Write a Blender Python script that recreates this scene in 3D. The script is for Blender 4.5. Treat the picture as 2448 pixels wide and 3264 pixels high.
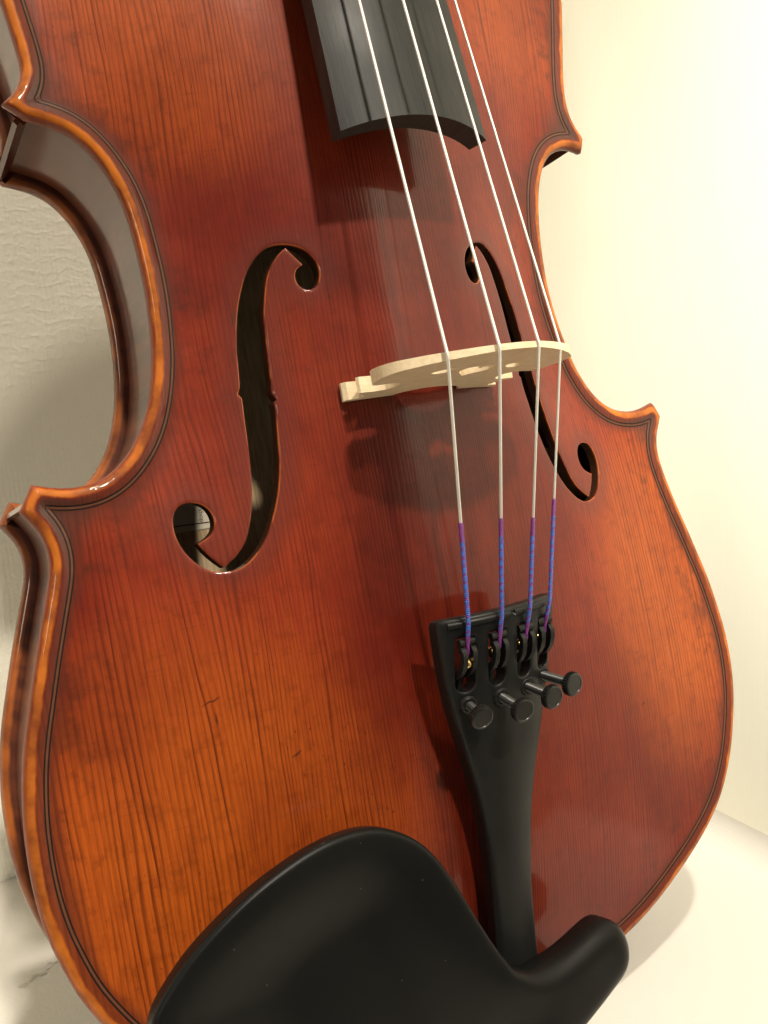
import bpy, bmesh, math
import numpy as np
from mathutils import Matrix, Vector
from mathutils.geometry import delaunay_2d_cdt

for _o in list(bpy.data.objects):
    bpy.data.objects.remove(_o)
scene = bpy.context.scene
COL = scene.collection
MM = 0.001

# ---------------------------------------------------------------- frames
# violin frame in mm: x across, y towards the neck, z out of the belly (0 = edge of the belly, y 0 = bottom edge)
LEAN = math.radians(13.0)
TABLE_U = -16.5            # height of the table top along the upright direction, violin frame
WALL_N = -176.0            # wall plane, violin frame
cs, sn = math.cos(LEAN), math.sin(LEAN)
VIOLIN = Matrix(((1, 0, 0, 0), (0, sn, -cs, 0), (0, cs, sn, -TABLE_U * MM), (0, 0, 0, 1)))


def to_world(p):
    return VIOLIN @ Vector((p[0] * MM, p[1] * MM, p[2] * MM))


# ---------------------------------------------------------------- camera
CAM_R = Matrix(((0.852720483, -0.17714943, 0.491412106), (-0.152379928, -0.984181551, -0.090371633), (0.499648012, 0.002180401, -0.866225785)))
CAM_C = (-122.2515, 131.8427, 197.5984)
FOCAL = 2906.751
rot = (VIOLIN.to_3x3() @ CAM_R.transposed())
cam_data = bpy.data.cameras.new('camera')
cam = bpy.data.objects.new('camera', cam_data)
COL.objects.link(cam)
flip = Matrix(((1, 0, 0), (0, -1, 0), (0, 0, -1)))
cam.matrix_world = Matrix.Translation(to_world(CAM_C)) @ (rot @ flip).to_4x4()
cam_data.sensor_fit = 'VERTICAL'
cam_data.sensor_height = 36.0
cam_data.lens = FOCAL / 3264.0 * 36.0
cam_data.clip_start = 0.01
cam_data.clip_end = 20.0
scene.camera = cam

# ---------------------------------------------------------------- room light
world = bpy.data.worlds.new('World')
scene.world = world
world.use_nodes = True
bg = world.node_tree.nodes['Background']
bg.inputs['Color'].default_value = (1.0, 0.90, 0.76, 1)
bg.inputs['Strength'].default_value = 0.22
# the unlit room: pale ceiling and walls above, dim floor below
_wt = world.node_tree
_tc = _wt.nodes.new('ShaderNodeTexCoord')
_sep = _wt.nodes.new('ShaderNodeSeparateXYZ')
_mr = _wt.nodes.new('ShaderNodeMapRange')
_mr.interpolation_type = 'SMOOTHSTEP'
_wt.links.new(_tc.outputs['Generated'], _sep.inputs[0])
_wt.links.new(_sep.outputs[2], _mr.inputs[0])
_mr.inputs[1].default_value, _mr.inputs[2].default_value = -0.35, 0.35
_mr.inputs[3].default_value, _mr.inputs[4].default_value = 0.035, 0.185
_wt.links.new(_mr.outputs[0], bg.inputs['Strength'])


def lamp(name, origin, direction, distance, watts, radius, colour):
    d = Vector(direction).normalized()
    data = bpy.data.lights.new(name, 'POINT')
    data.energy = watts
    data.shadow_soft_size = radius
    data.color = colour
    o = bpy.data.objects.new(name, data)
    COL.objects.link(o)
    o.location = to_world(Vector(origin) + d * distance)
    return o


lamp('ceiling_lamp', (0, 150, 15), (-0.02, 0.82, 1.0), 2000, 150, 0.05, (1.0, 0.90, 0.76))
lamp('ceiling_lamp', (0, 150, 15), (0.03, 1.80, 1.0), 2000, 126, 0.05, (1.0, 0.90, 0.76))
lamp('fill_lamp', (0, 150, 15), (-1.0, 0.36, 1.0), 1900, 14, 0.16, (1.0, 0.92, 0.80))  # added soft fill from the left, no lamp known there
# added spot with no known fitting, brightens the wall on the right
_sd = bpy.data.lights.new('wall_fill_spot', 'SPOT')
_sd.energy = 98
_sd.shadow_soft_size = 0.04
_sd.spot_size = math.radians(27)
_sd.spot_blend = 0.85
_sd.color = (1.0, 0.97, 0.82)
_so = bpy.data.objects.new('wall_fill_spot', _sd)
COL.objects.link(_so)
_so.location = (-0.40, -0.70, 0.70)
_so.rotation_euler = (Vector((0.133, -0.155, 0.295)) - _so.location).to_track_quat('-Z', 'Y').to_euler()

scene.view_settings.view_transform = 'Standard'
scene.view_settings.look = 'None'
scene.view_settings.exposure = 0.0
scene.view_settings.gamma = 1.0
scene.view_settings.use_curve_mapping = False
scene.cycles.max_bounces = 8
scene.cycles.caustics_reflective = False
scene.cycles.caustics_refractive = False


# ---------------------------------------------------------------- plan geometry of the violin (millimetres)
LEFT_UPPER = [(0, 356), (-20, 355.3), (-40, 351), (-60, 341), (-75, 326), (-82, 309), (-83.4, 293), (-82, 275), (-79.6, 262), (-78.1, 253.4), (-77.3, 247.5),
              (-76.7, 243), (-76.5, 239.3), (-77.2, 236.6), (-78.8, 234.2), (-80.5, 232.6), (-81.7, 231.6)]
LEFT_WAIST = [(-77.6, 228.6), (-75.1, 228.0), (-71.9, 227.2), (-68.7, 225.7), (-65.7, 222.9), (-63.3, 219.4), (-61.4, 215.7), (-60.0, 211.5), (-59.1, 206.8), (-58.6, 201.5),
              (-58.3, 197.3), (-58.1, 192.0), (-58.2, 186.7), (-58.6, 181.5), (-59.2, 176.0), (-60.2, 171.3), (-61.6, 166.4), (-63.4, 162.0), (-65.4, 158.4), (-67.9, 155.2),
              (-70.4, 152.7), (-73.2, 150.7), (-76.0, 149.5), (-78.5, 149.0), (-81.9, 149.0), (-85.1, 149.5), (-87.3, 150.1), (-89.3, 150.8)]
LEFT_LOWER = [(-92.6, 145.4), (-91.9, 144.2), (-90.8, 142.8), (-89.6, 141.0), (-88.7, 138.5), (-88.4, 136.0), (-88.5, 134.0), (-88.9, 131.7), (-90.0, 128.4), (-91.1, 125.2),
              (-92.3, 121.6), (-93.5, 118.1), (-94.7, 114.4), (-95.9, 110.6), (-97.2, 106.3), (-98.6, 101.9), (-99.8, 97.5), (-100.8, 93.1), (-101.4, 89.5), (-101.9, 85.9),
              (-102.3, 82.3), (-102.5, 78.6), (-102.6, 75.3), (-102.6, 72.0), (-102.5, 68.7), (-102.2, 65.3), (-101.7, 61.4), (-101.1, 58.1), (-100.1, 54.2), (-98.9, 49.9),
              (-97.3, 45.4), (-95.2, 41.0), (-91.5, 34.5), (-87, 28.3), (-81, 22.6), (-74, 17.6), (-66, 13.0), (-57, 8.9), (-47, 5.3), (-36, 2.7), (-20, 0.7), (0, 0)]
RIGHT_UPPER = [(0, 356), (20, 355.3), (40, 351.5), (61, 342), (77, 327), (85, 310), (86.9, 293), (85.3, 275.7), (83.9, 268.4), (82.4, 261.1), (80.8, 253.9), (79.6, 246.9),
               (79.4, 242.5), (79.9, 239.0), (81.1, 236.2), (82.8, 234.0), (83.7, 232.5)]
RIGHT_WAIST = [(82.1, 228.3), (80, 229.0), (77.4, 229.4), (73.9, 229.1), (70.0, 227.6), (67.1, 225.0), (65.2, 222.2), (63.3, 218.0), (62.0, 213.9), (61.0, 209.1), (60.2, 204.3),
               (59.7, 198.9), (59.4, 193.5), (59.4, 188.0), (59.9, 182.6), (60.8, 177.1), (62.0, 171.9), (64.2, 164.5), (66.8, 159.3), (70.0, 154.9), (73.9, 151.7),
               (78.2, 149.9), (82.8, 149.2), (86.8, 149.4), (90.1, 150.3), (92.7, 151.0)]
RIGHT_LOWER = [(95.1, 146.4), (93.9, 143.9), (92.2, 141.3), (91.2, 137.8), (91.3, 133.4), (92.4, 128.2), (94.1, 122.2), (96.1, 116.1), (98.2, 110.0), (100.2, 103.8), (102.2, 97.6),
               (103.8, 91.4), (105.2, 84.5), (106.2, 78.3), (106.6, 72.3), (106.5, 66.4), (105.9, 61.0), (104.9, 56.0), (103.1, 50.0), (100.6, 43.4), (97.5, 37.2),
               (93.9, 31.8), (90.0, 27.2), (85.2, 23.0), (79.6, 19.1), (73.6, 15.5), (66.7, 11.9), (60.2, 8.8), (52.8, 5.9), (45.0, 3.6), (34, 1.6), (18, 0.4), (0, 0)]


def resample(points, step, smooth=0.0):
    p = np.array(points, float)
    m = len(p)
    tan = np.zeros_like(p)
    tan[1:-1] = (p[2:] - p[:-2]) / 2
    tan[0] = p[1] - p[0]
    tan[-1] = p[-1] - p[-2]
    out = []
    for i in range(m - 1):
        t = np.linspace(0, 1, 24, endpoint=False)[:, None]
        out.append((2 * t**3 - 3 * t**2 + 1) * p[i] + (t**3 - 2 * t**2 + t) * tan[i] + (-2 * t**3 + 3 * t**2) * p[i + 1] + (t**3 - t**2) * tan[i + 1])
    out = np.concatenate(out + [p[-1:]])
    s = np.r_[0, np.cumsum(np.linalg.norm(np.diff(out, axis=0), axis=1))]
    n = max(3, int(round(s[-1] / step)) + 1)
    u = np.linspace(0, s[-1], n)
    q = np.c_[np.interp(u, s, out[:, 0]), np.interp(u, s, out[:, 1])]
    if smooth > 0:
        k = int(smooth * 3 / step)
        w = np.exp(-0.5 * (np.arange(-k, k + 1) * step / smooth)**2)
        w /= w.sum()
        pad = np.concatenate([2 * q[0] - q[k:0:-1], q, 2 * q[-1] - q[-2:-k - 2:-1]])
        q = np.c_[np.convolve(pad[:, 0], w, 'valid'), np.convolve(pad[:, 1], w, 'valid')]
    return q


SEGMENTS = [resample(s, 1.0, 2.2) for s in (LEFT_UPPER, LEFT_WAIST, LEFT_LOWER, RIGHT_LOWER[::-1], RIGHT_WAIST[::-1], RIGHT_UPPER[::-1])]


def corner_cut(a, b):
    t = np.linspace(0, 1, 6)[1:-1, None]
    return a + (b - a) * t


def whole_outline(segs):
    loop = []
    for i, s in enumerate(segs):
        nxt = segs[(i + 1) % 6]
        if i in (2, 5):
            loop.append(s[:-1])
        else:
            loop.append(s)
            loop.append(corner_cut(s[-1], nxt[0]))
    return np.concatenate(loop)


OUTLINE = whole_outline(SEGMENTS)          # counter-clockwise, starts at the top centre


def seg_distance(p, loop, closed=True):
    p = np.asarray(p, float)
    a = loop if closed else loop[:-1]
    b = np.roll(loop, -1, 0) if closed else loop[1:]
    ab = b - a
    l2 = (ab**2).sum(1)
    out = np.empty(len(p))
    for i in range(0, len(p), 4000):
        q = p[i:i + 4000]
        ap = q[:, None, :] - a[None]
        t = np.clip((ap * ab).sum(2) / l2, 0, 1)
        out[i:i + 4000] = np.sqrt(((ap - t[..., None] * ab)**2).sum(2).min(1))
    return out


def inside(p, loop):
    p = np.asarray(p, float)
    x, y = p[:, 0], p[:, 1]
    r = np.zeros(len(p), bool)
    a, b = loop, np.roll(loop, -1, 0)
    for (x0, y0), (x1, y1) in zip(a, b):
        if y0 == y1:
            continue
        c = (y0 > y) != (y1 > y)
        r ^= c & (x < (x1 - x0) * (y - y0) / (y1 - y0) + x0)
    return r


# inflated membrane that gives the arching its smooth plan
GX, GY, GS = np.arange(-114, 114.1, 2.0), np.arange(-6, 364.1, 2.0), 2.0


def solve_membrane():
    gx, gy = np.meshgrid(GX, GY, indexing='ij')
    pts = np.c_[gx.ravel(), gy.ravel()]
    ins = inside(pts, OUTLINE)
    d = np.zeros(len(pts))
    d[ins] = seg_distance(pts[ins], OUTLINE)
    free = (d > 5.0).reshape(gx.shape)
    f = np.where(free, 1.0, 0.0) * d.reshape(gx.shape) * 40
    ii, jj = np.indices(free.shape)
    red, blk = free & ((ii + jj) % 2 == 0), free & ((ii + jj) % 2 == 1)
    for _ in range(420):
        for m in (red, blk):
            nb = np.zeros_like(f)
            nb[1:-1, 1:-1] = (f[2:, 1:-1] + f[:-2, 1:-1] + f[1:-1, 2:] + f[1:-1, :-2] + GS * GS) / 4
            f[m] += 1.85 * (nb[m] - f[m])
    return np.maximum(f, 0)


MEMBRANE = solve_membrane()


def bspline(f, x, y):
    u = (np.asarray(x, float) - GX[0]) / GS
    v = (np.asarray(y, float) - GY[0]) / GS
    i = np.clip(np.floor(u).astype(int), 1, f.shape[0] - 3)
    j = np.clip(np.floor(v).astype(int), 1, f.shape[1] - 3)
    a, b = u - i, v - j

    def w(t):
        return ((1 - t)**3 / 6, (3 * t**3 - 6 * t**2 + 4) / 6, (-3 * t**3 + 3 * t**2 + 3 * t + 1) / 6, t**3 / 6)
    wa, wb = w(a), w(b)
    r = 0
    for p in range(4):
        for q in range(4):
            r = r + wa[p] * wb[q] * f[i + p - 1, j + q - 1]
    return r


ARCH_HEIGHT = 16.6


def arch(x, y):
    x, y = np.asarray(x, float), np.asarray(y, float)
    ref = np.maximum(bspline(MEMBRANE, np.zeros_like(y), y), 60.0)
    t = np.clip(bspline(MEMBRANE, x, y) / ref, 0, 1.2)
    lo = 1 - np.clip((165 - y) / 161, 0, 1)**2.8
    hi = 1 - np.clip((y - 165) / 187, 0, 1)**3.2
    return ARCH_HEIGHT * np.clip(np.minimum(lo, hi), 0, 1) * t**1.6


def bead(d):
    d = np.asarray(d, float)
    z = np.where(d < 2.1, -2.1 + np.sqrt(np.clip(2.1**2 - (2.1 - d)**2, 0, None)), 0.0)
    t = np.clip((d - 2.2) / 3.0, 0, 1)
    return z - 0.75 * t * t * (3 - 2 * t)


def belly_z(p, d=None):
    p = np.asarray(p, float)
    if d is None:
        d = seg_distance(p, OUTLINE)
    return bead(d) + arch(p[:, 0], p[:, 1])


# ---------------------------------------------------------------- material helpers
class Nodes:
    def __init__(self, name):
        self.mat = bpy.data.materials.new(name)
        self.mat.use_nodes = True
        self.t = self.mat.node_tree
        self.bsdf = self.t.nodes['Principled BSDF']
        self._obj = None

    def new(self, kind, **props):
        n = self.t.nodes.new(kind)
        for k, v in props.items():
            setattr(n, k, v)
        return n

    def put(self, sock, v):
        if v is None:
            return
        if isinstance(v, bpy.types.NodeSocket):
            self.t.links.new(v, sock)
        elif isinstance(v, (tuple, list)) and len(v) == 3 and sock.type == 'RGBA':
            sock.default_value = (*v, 1)
        else:
            sock.default_value = v

    def math(self, op, a, b=None, c=None, clamp=False):
        n = self.new('ShaderNodeMath', operation=op, use_clamp=clamp)
        for i, v in enumerate((a, b, c)):
            self.put(n.inputs[i], v)
        return n.outputs[0]

    def step(self, v, lo, hi, a=0.0, b=1.0):
        n = self.new('ShaderNodeMapRange', interpolation_type='SMOOTHSTEP')
        for i, q in enumerate((v, lo, hi, a, b)):
            self.put(n.inputs[i], q)
        return n.outputs[0]

    def mix(self, f, a, b, blend='MIX'):
        n = self.new('ShaderNodeMix', data_type='RGBA', blend_type=blend)
        self.put(n.inputs[0], f)
        self.put(n.inputs[6], a)
        self.put(n.inputs[7], b)
        return n.outputs[2]

    def object_mm(self):
        if self._obj is None:
            tc = self.new('ShaderNodeTexCoord')
            v = self.new('ShaderNodeVectorMath', operation='SCALE')
            self.t.links.new(tc.outputs['Object'], v.inputs[0])
            v.inputs['Scale'].default_value = 1000.0
            s = self.new('ShaderNodeSeparateXYZ')
            self.t.links.new(v.outputs[0], s.inputs[0])
            self._obj = (v.outputs[0], s.outputs[0], s.outputs[1], s.outputs[2])
        return self._obj

    def vec(self, x, y, z=0.0):
        n = self.new('ShaderNodeCombineXYZ')
        for i, v in enumerate((x, y, z)):
            self.put(n.inputs[i], v)
        return n.outputs[0]

    def noise(self, v, scale, detail=2.0, rough=0.5, lac=2.0):
        n = self.new('ShaderNodeTexNoise')
        self.put(n.inputs['Vector'], v)
        n.inputs['Scale'].default_value = scale
        n.inputs['Detail'].default_value = detail
        n.inputs['Roughness'].default_value = rough
        n.inputs['Lacunarity'].default_value = lac
        return n.outputs[0]

    def attr(self, name):
        return self.new('ShaderNodeAttribute', attribute_name=name).outputs['Fac']

    def bump(self, h, dist, strength=1.0, normal=None):
        n = self.new('ShaderNodeBump')
        n.inputs['Strength'].default_value = strength
        n.inputs['Distance'].default_value = dist
        self.put(n.inputs['Height'], h)
        self.put(n.inputs['Normal'], normal)
        return n.outputs[0]

    def set(self, **kw):
        for k, v in kw.items():
            self.put(self.bsdf.inputs[k.replace('_', ' ')], v)


def blob(m, x, y, cx, cy, rx, ry):
    """1 in the middle of a soft elliptical patch, 0 outside."""
    dx = m.math('DIVIDE', m.math('SUBTRACT', x, cx), rx)
    dy = m.math('DIVIDE', m.math('SUBTRACT', y, cy), ry)
    r = m.math('ADD', m.math('MULTIPLY', dx, dx), m.math('MULTIPLY', dy, dy))
    return m.step(r, 1.0, 0.0)


def spruce_varnish():
    m = Nodes('spruce_varnish')
    v, x, y, z = m.object_mm()
    edge, hole = m.attr('edge'), m.attr('hole')
    # grain lines: tight in the middle, wide at the flanks
    wob = m.noise(m.vec(m.math('MULTIPLY', x, 0.055), m.math('MULTIPLY', y, 0.005)), 1.0, 3.0)
    wob2 = m.noise(m.vec(m.math('MULTIPLY', x, 0.4), m.math('MULTIPLY', y, 0.035)), 1.0, 1.0)
    xs = m.math('ADD', x, m.math('ADD', m.math('MULTIPLY', wob, 11.0), m.math('MULTIPLY', wob2, 0.7)))
    ax = m.math('ABSOLUTE', m.math('SUBTRACT', xs, 3.8))
    u = m.math('SUBTRACT', m.math('MULTIPLY', ax, 1.22), m.math('MULTIPLY', m.math('MULTIPLY', ax, ax), 0.0032))
    u = m.math('ADD', u, m.math('MULTIPLY', m.math('GREATER_THAN', x, 0.0), 57.3))
    fr = m.math('FRACT', u)
    wn = m.new('ShaderNodeTexWhiteNoise', noise_dimensions='1D')
    m.put(wn.inputs['W'], m.math('FLOOR', u))
    rnd = wn.outputs['Value']
    line = m.math('MULTIPLY', m.step(fr, 0.40, 0.86), m.step(fr, 1.0, 0.92))
    broken = m.step(m.noise(m.vec(m.math('MULTIPLY', x, 0.7), m.math('MULTIPLY', y, 0.05)), 1.0, 4.0, 0.6), 0.32, 0.62)
    amp = m.math('MULTIPLY_ADD', rnd, 0.55, 0.45)
    amp = m.math('MULTIPLY', amp, m.step(m.noise(m.vec(m.math('MULTIPLY', x, 0.13), m.math('MULTIPLY', y, 0.012)), 1.0, 2.0), 0.30, 0.62, 0.45, 1.1))
    line = m.math('MULTIPLY', m.math('MULTIPLY', line, amp), m.math('MULTIPLY_ADD', broken, 0.4, 0.6))
    # varnish: deep red along the middle, golden where it is worn on the bouts
    cloud = m.noise(v, 0.022, 4.0, 0.55)
    fine = m.noise(m.vec(m.math('MULTIPLY', x, 0.8), m.math('MULTIPLY', y, 0.05)), 1.0, 3.0)
    w1 = blob(m, x, y, -68, 46, 62, 86)
    w2 = blob(m, x, y, 82, 92, 40, 64)
    w3 = blob(m, x, y, -48, 262, 42, 60)
    w4 = blob(m, x, y, 60, 275, 34, 46)
    gold = m.math('MAXIMUM', m.math('MAXIMUM', w1, m.math('MULTIPLY', w2, 0.85)), m.math('MAXIMUM', m.math('MULTIPLY', w3, 0.62), m.math('MULTIPLY', w4, 0.5)))
    gold = m.math('MULTIPLY', gold, m.step(cloud, 0.22, 0.62, 0.45, 1.0))
    gold = m.math('ADD', gold, m.math('MULTIPLY', m.math('SUBTRACT', fine, 0.5), 0.35), clamp=True)
    red = m.mix(m.step(cloud, 0.35, 0.65), (0.125, 0.0105, 0.005), (0.21, 0.025, 0.008))
    col = m.mix(gold, red, (0.37, 0.076, 0.008))
    dark = m.mix(0.88, col, (0.055, 0.007, 0.002))
    lstr = m.math('MULTIPLY_ADD', gold, 0.18, 0.82)
    col = m.mix(m.math('MULTIPLY', line, lstr), col, dark)
    fibre = m.noise(m.vec(m.math('MULTIPLY', x, 2.6), m.math('MULTIPLY', y, 0.10)), 1.0, 3.0, 0.6)
    col = m.mix(m.step(fibre, 0.38, 0.68, 0.0, 0.34), col, dark)
    mott = m.noise(v, 0.24, 5.0, 0.65)
    col = m.mix(m.step(mott, 0.48, 0.70, 0.0, 0.30), col, dark)
    # cross silk of the quarter-cut wood
    silk = m.noise(m.vec(m.math('MULTIPLY', x, 0.09), m.math('MULTIPLY', y, 1.1)), 1.0, 2.0)
    col = m.mix(m.step(silk, 0.60, 0.76, 0.0, 0.20), col, dark)
    # little dark pits of the antiqued varnish
    pit = m.noise(m.vec(m.math('MULTIPLY', x, 1.5), m.math('MULTIPLY', y, 0.7)), 1.0, 2.0)
    pits = m.math('MULTIPLY', m.step(pit, 0.66, 0.74), m.step(m.noise(v, 0.035, 2.0), 0.45, 0.6))
    col = m.mix(m.math('MULTIPLY', pits, 0.65), col, (0.045, 0.010, 0.004))
    # nicks and a scratch in the varnish
    sx = m.math('ADD', x, m.math('MULTIPLY', m.math('SUBTRACT', m.noise(v, 0.7, 2.0), 0.5), 0.9))
    sy = m.math('ADD', y, m.math('MULTIPLY', m.math('SUBTRACT', m.noise(v, 0.6, 2.0), 0.5), 1.1))
    for ax_, ay_, rx_, ry_, sl in ((-62.0, 98.6, 2.6, 0.4, 0.25), (-61.6, 94.6, 0.4, 1.5, 0.0), (-46.0, 83.0, 1.5, 0.4, 0.3), (61.0, 66.0, 1.2, 0.4, 0.3)):
        ly = m.math('SUBTRACT', sy, m.math('MULTIPLY_ADD', m.math('SUBTRACT', sx, ax_), sl, ay_))
        nick = blob(m, m.math('SUBTRACT', sx, ax_), ly, 0.0, 0.0, rx_, ry_)
        col = m.mix(m.math('MULTIPLY', nick, 0.8), col, (0.05, 0.012, 0.006))
    # darker tone on the treble side below the tailpiece
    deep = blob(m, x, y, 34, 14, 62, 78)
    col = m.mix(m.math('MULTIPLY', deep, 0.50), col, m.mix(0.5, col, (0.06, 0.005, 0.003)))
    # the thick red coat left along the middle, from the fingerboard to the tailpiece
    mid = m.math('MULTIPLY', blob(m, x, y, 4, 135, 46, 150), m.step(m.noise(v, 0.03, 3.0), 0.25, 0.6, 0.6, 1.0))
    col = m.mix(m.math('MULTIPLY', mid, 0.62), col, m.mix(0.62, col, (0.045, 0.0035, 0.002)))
    # antiquing: stained fluting beside the worn, golden edge
    en = m.math('ADD', edge, m.math('MULTIPLY', m.math('SUBTRACT', m.noise(v, 0.16, 3.0), 0.5), 1.3))
    stain = m.math('MULTIPLY', m.step(en, 1.9, 2.6), m.step(en, m.math('MULTIPLY_ADD', m.noise(v, 0.025, 2.0), 13.0, 1.5), 5.0))
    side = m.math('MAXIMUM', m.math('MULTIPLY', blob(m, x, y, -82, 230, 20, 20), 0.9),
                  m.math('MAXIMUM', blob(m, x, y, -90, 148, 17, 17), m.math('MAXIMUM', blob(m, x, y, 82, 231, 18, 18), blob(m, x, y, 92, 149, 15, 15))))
    grime = m.math('MULTIPLY', m.step(m.noise(v, 0.06, 5.0, 0.65), 0.50, 0.66), m.step(en, 22.0, 4.0))
    col = m.mix(m.math('MULTIPLY', grime, 0.55), col, (0.05, 0.012, 0.006))
    col = m.mix(m.math('MULTIPLY', stain, 0.70), col, (0.075, 0.016, 0.009))
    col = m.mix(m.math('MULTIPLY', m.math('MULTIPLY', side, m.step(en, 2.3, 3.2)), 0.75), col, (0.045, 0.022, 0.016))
    crest = m.math('MULTIPLY', m.step(en, 0.25, 0.9), m.step(en, 2.5, 1.8))
    worn = m.mix(m.step(m.noise(v, 0.11, 4.0, 0.55), 0.32, 0.72), (0.42, 0.118, 0.014), (0.15, 0.036, 0.009))
    col = m.mix(crest, col, worn)
    col = m.mix(m.step(en, 0.55, 0.10, 0.0, 0.85), col, (0.16, 0.035, 0.012))
    # dirt worked into the wood around the sound holes, bare wood on their edges
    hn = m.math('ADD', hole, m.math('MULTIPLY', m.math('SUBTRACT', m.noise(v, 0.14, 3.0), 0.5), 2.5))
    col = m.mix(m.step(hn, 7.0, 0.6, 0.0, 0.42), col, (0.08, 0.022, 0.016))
    col = m.mix(m.math('MULTIPLY', m.step(hole, 0.30, 0.10, 0.0, 0.55), m.step(m.noise(v, 0.12, 2.0), 0.45, 0.6)), col, (0.45, 0.12, 0.03))
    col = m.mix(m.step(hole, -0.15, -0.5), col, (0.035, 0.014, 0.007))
    rough = m.math('MULTIPLY_ADD', m.noise(v, 0.5, 3.0), 0.06, 0.05)
    h = m.math('ADD', m.math('MULTIPLY', line, -0.5), m.math('MULTIPLY', m.noise(m.vec(m.math('MULTIPLY', x, 0.5), m.math('MULTIPLY', y, 0.12)), 1.0, 2.0), 0.7))
    nrm = m.bump(h, 0.00006, 1.0)
    m.set(Base_Color=col, Roughness=0.45, Specular_IOR_Level=0.08, Coat_Weight=0.42, Coat_Roughness=rough, Coat_IOR=1.5, Normal=nrm, Coat_Normal=m.bump(h, 0.000022, 1.0))
    return m.mat


def maple_varnish(name='maple_varnish', flame_axis='x'):
    m = Nodes(name)
    v, x, y, z = m.object_mm()
    edge = m.attr('edge')
    s = m.math('ADD', y, m.math('MULTIPLY', x, 0.6))
    fl = m.noise(m.vec(m.math('MULTIPLY', s, 0.22), m.math('MULTIPLY', z, 0.03)), 1.0, 2.0)
    col = m.mix(m.step(fl, 0.35, 0.65), (0.060, 0.017, 0.009), (0.125, 0.036, 0.015))
    col = m.mix(m.step(m.noise(v, 0.03, 3.0), 0.4, 0.7, 0.0, 0.6), col, (0.075, 0.022, 0.014))
    en = m.math('ADD', edge, m.math('MULTIPLY', m.math('SUBTRACT', m.noise(v, 0.16, 3.0), 0.5), 1.4))
    crest = m.math('MULTIPLY', m.step(en, -0.2, 0.4), m.step(en, 2.4, 1.4))
    col = m.mix(m.math('MULTIPLY', crest, 0.85), col, m.mix(m.step(m.noise(v, 0.12, 4.0), 0.32, 0.72), (0.38, 0.105, 0.018), (0.16, 0.040, 0.011)))
    m.set(Base_Color=col, Roughness=0.4, Specular_IOR_Level=0.15, Coat_Weight=0.6, Coat_Roughness=0.10, Coat_IOR=1.5, Normal=m.bump(fl, 0.0001, 0.5))
    return m.mat


def bare_wood():
    m = Nodes('bare_wood')
    v, x, y, z = m.object_mm()
    g = m.noise(m.vec(m.math('MULTIPLY', x, 1.6), m.math('MULTIPLY', y, 0.10)), 1.0, 3.0)
    m.set(Base_Color=m.mix(m.step(g, 0.35, 0.7), (0.62, 0.47, 0.29), (0.42, 0.29, 0.16)), Roughness=0.7)
    return m.mat


def bridge_maple():
    m = Nodes('bridge_maple')
    v, x, y, z = m.object_mm()
    fleck = m.noise(m.vec(m.math('MULTIPLY', x, 0.35), m.math('MULTIPLY', z, 1.6), m.math('MULTIPLY', y, 1.2)), 1.0, 3.0)
    col = m.mix(m.step(fleck, 0.38, 0.66), (0.73, 0.60, 0.41), (0.66, 0.53, 0.34))
    col = m.mix(m.step(m.noise(v, 0.12, 2.0), 0.5, 0.75, 0.0, 0.25), col, (0.48, 0.33, 0.17))
    m.set(Base_Color=col, Roughness=0.5, Specular_IOR_Level=0.35, Normal=m.bump(fleck, 0.00008, 0.6))
    return m.mat


def purfling_mat(name, c):
    m = Nodes(name)
    v, x, y, z = m.object_mm()
    m.set(Base_Color=m.mix(m.noise(v, 0.35, 3.0), c, tuple(q * 0.55 for q in c)), Roughness=0.5, Specular_IOR_Level=0.1, Coat_Weight=0.12, Coat_Roughness=0.15)
    return m.mat


def ebony():
    m = Nodes('ebony')
    v, x, y, z = m.object_mm()
    g = m.noise(m.vec(m.math('MULTIPLY', x, 2.2), m.math('MULTIPLY', y, 0.09)), 1.0, 3.0)
    pores = m.step(m.noise(m.vec(m.math('MULTIPLY', x, 3.0), m.math('MULTIPLY', y, 0.25)), 1.0, 2.0), 0.62, 0.72)
    patch = m.noise(v, 0.05, 4.0)
    col = m.mix(m.step(g, 0.35, 0.7), (0.011, 0.011, 0.0105), (0.020, 0.0195, 0.018))
    col = m.mix(m.math('MULTIPLY', pores, 0.6), col, (0.008, 0.008, 0.008))
    m.set(Base_Color=col, Roughness=m.step(patch, 0.3, 0.7, 0.42, 0.54), Specular_IOR_Level=0.22, Normal=m.bump(m.math('SUBTRACT', g, m.math('MULTIPLY', pores, 0.8)), 0.00002, 0.5))
    return m.mat


def black_matte(name='black_satin', r=0.42, base=0.016, dust=0.5, spec=0.45):
    m = Nodes(name)
    v, x, y, z = m.object_mm()
    n = m.noise(v, 1.6, 3.0)
    sm = m.noise(v, 0.04, 4.0)
    vo = m.new('ShaderNodeTexVoronoi', feature='F1')
    m.put(vo.inputs['Vector'], v)
    vo.inputs['Scale'].default_value = 0.30
    sp = m.step(vo.outputs['Distance'], 0.055, 0.03)
    rnd = m.new('ShaderNodeSeparateColor')
    m.put(rnd.inputs[0], vo.outputs['Color'])
    sp = m.math('MULTIPLY', sp, m.math('GREATER_THAN', rnd.outputs[0], 0.62))
    col = m.mix(m.math('MULTIPLY', sp, dust), (base, base, base * 0.95), (0.30, 0.28, 0.25))
    m.set(Base_Color=col, Roughness=m.step(sm, 0.3, 0.7, r - 0.05, r + 0.06), Specular_IOR_Level=spec, Normal=m.bump(n, 0.00003, 0.5))
    return m.mat


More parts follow.
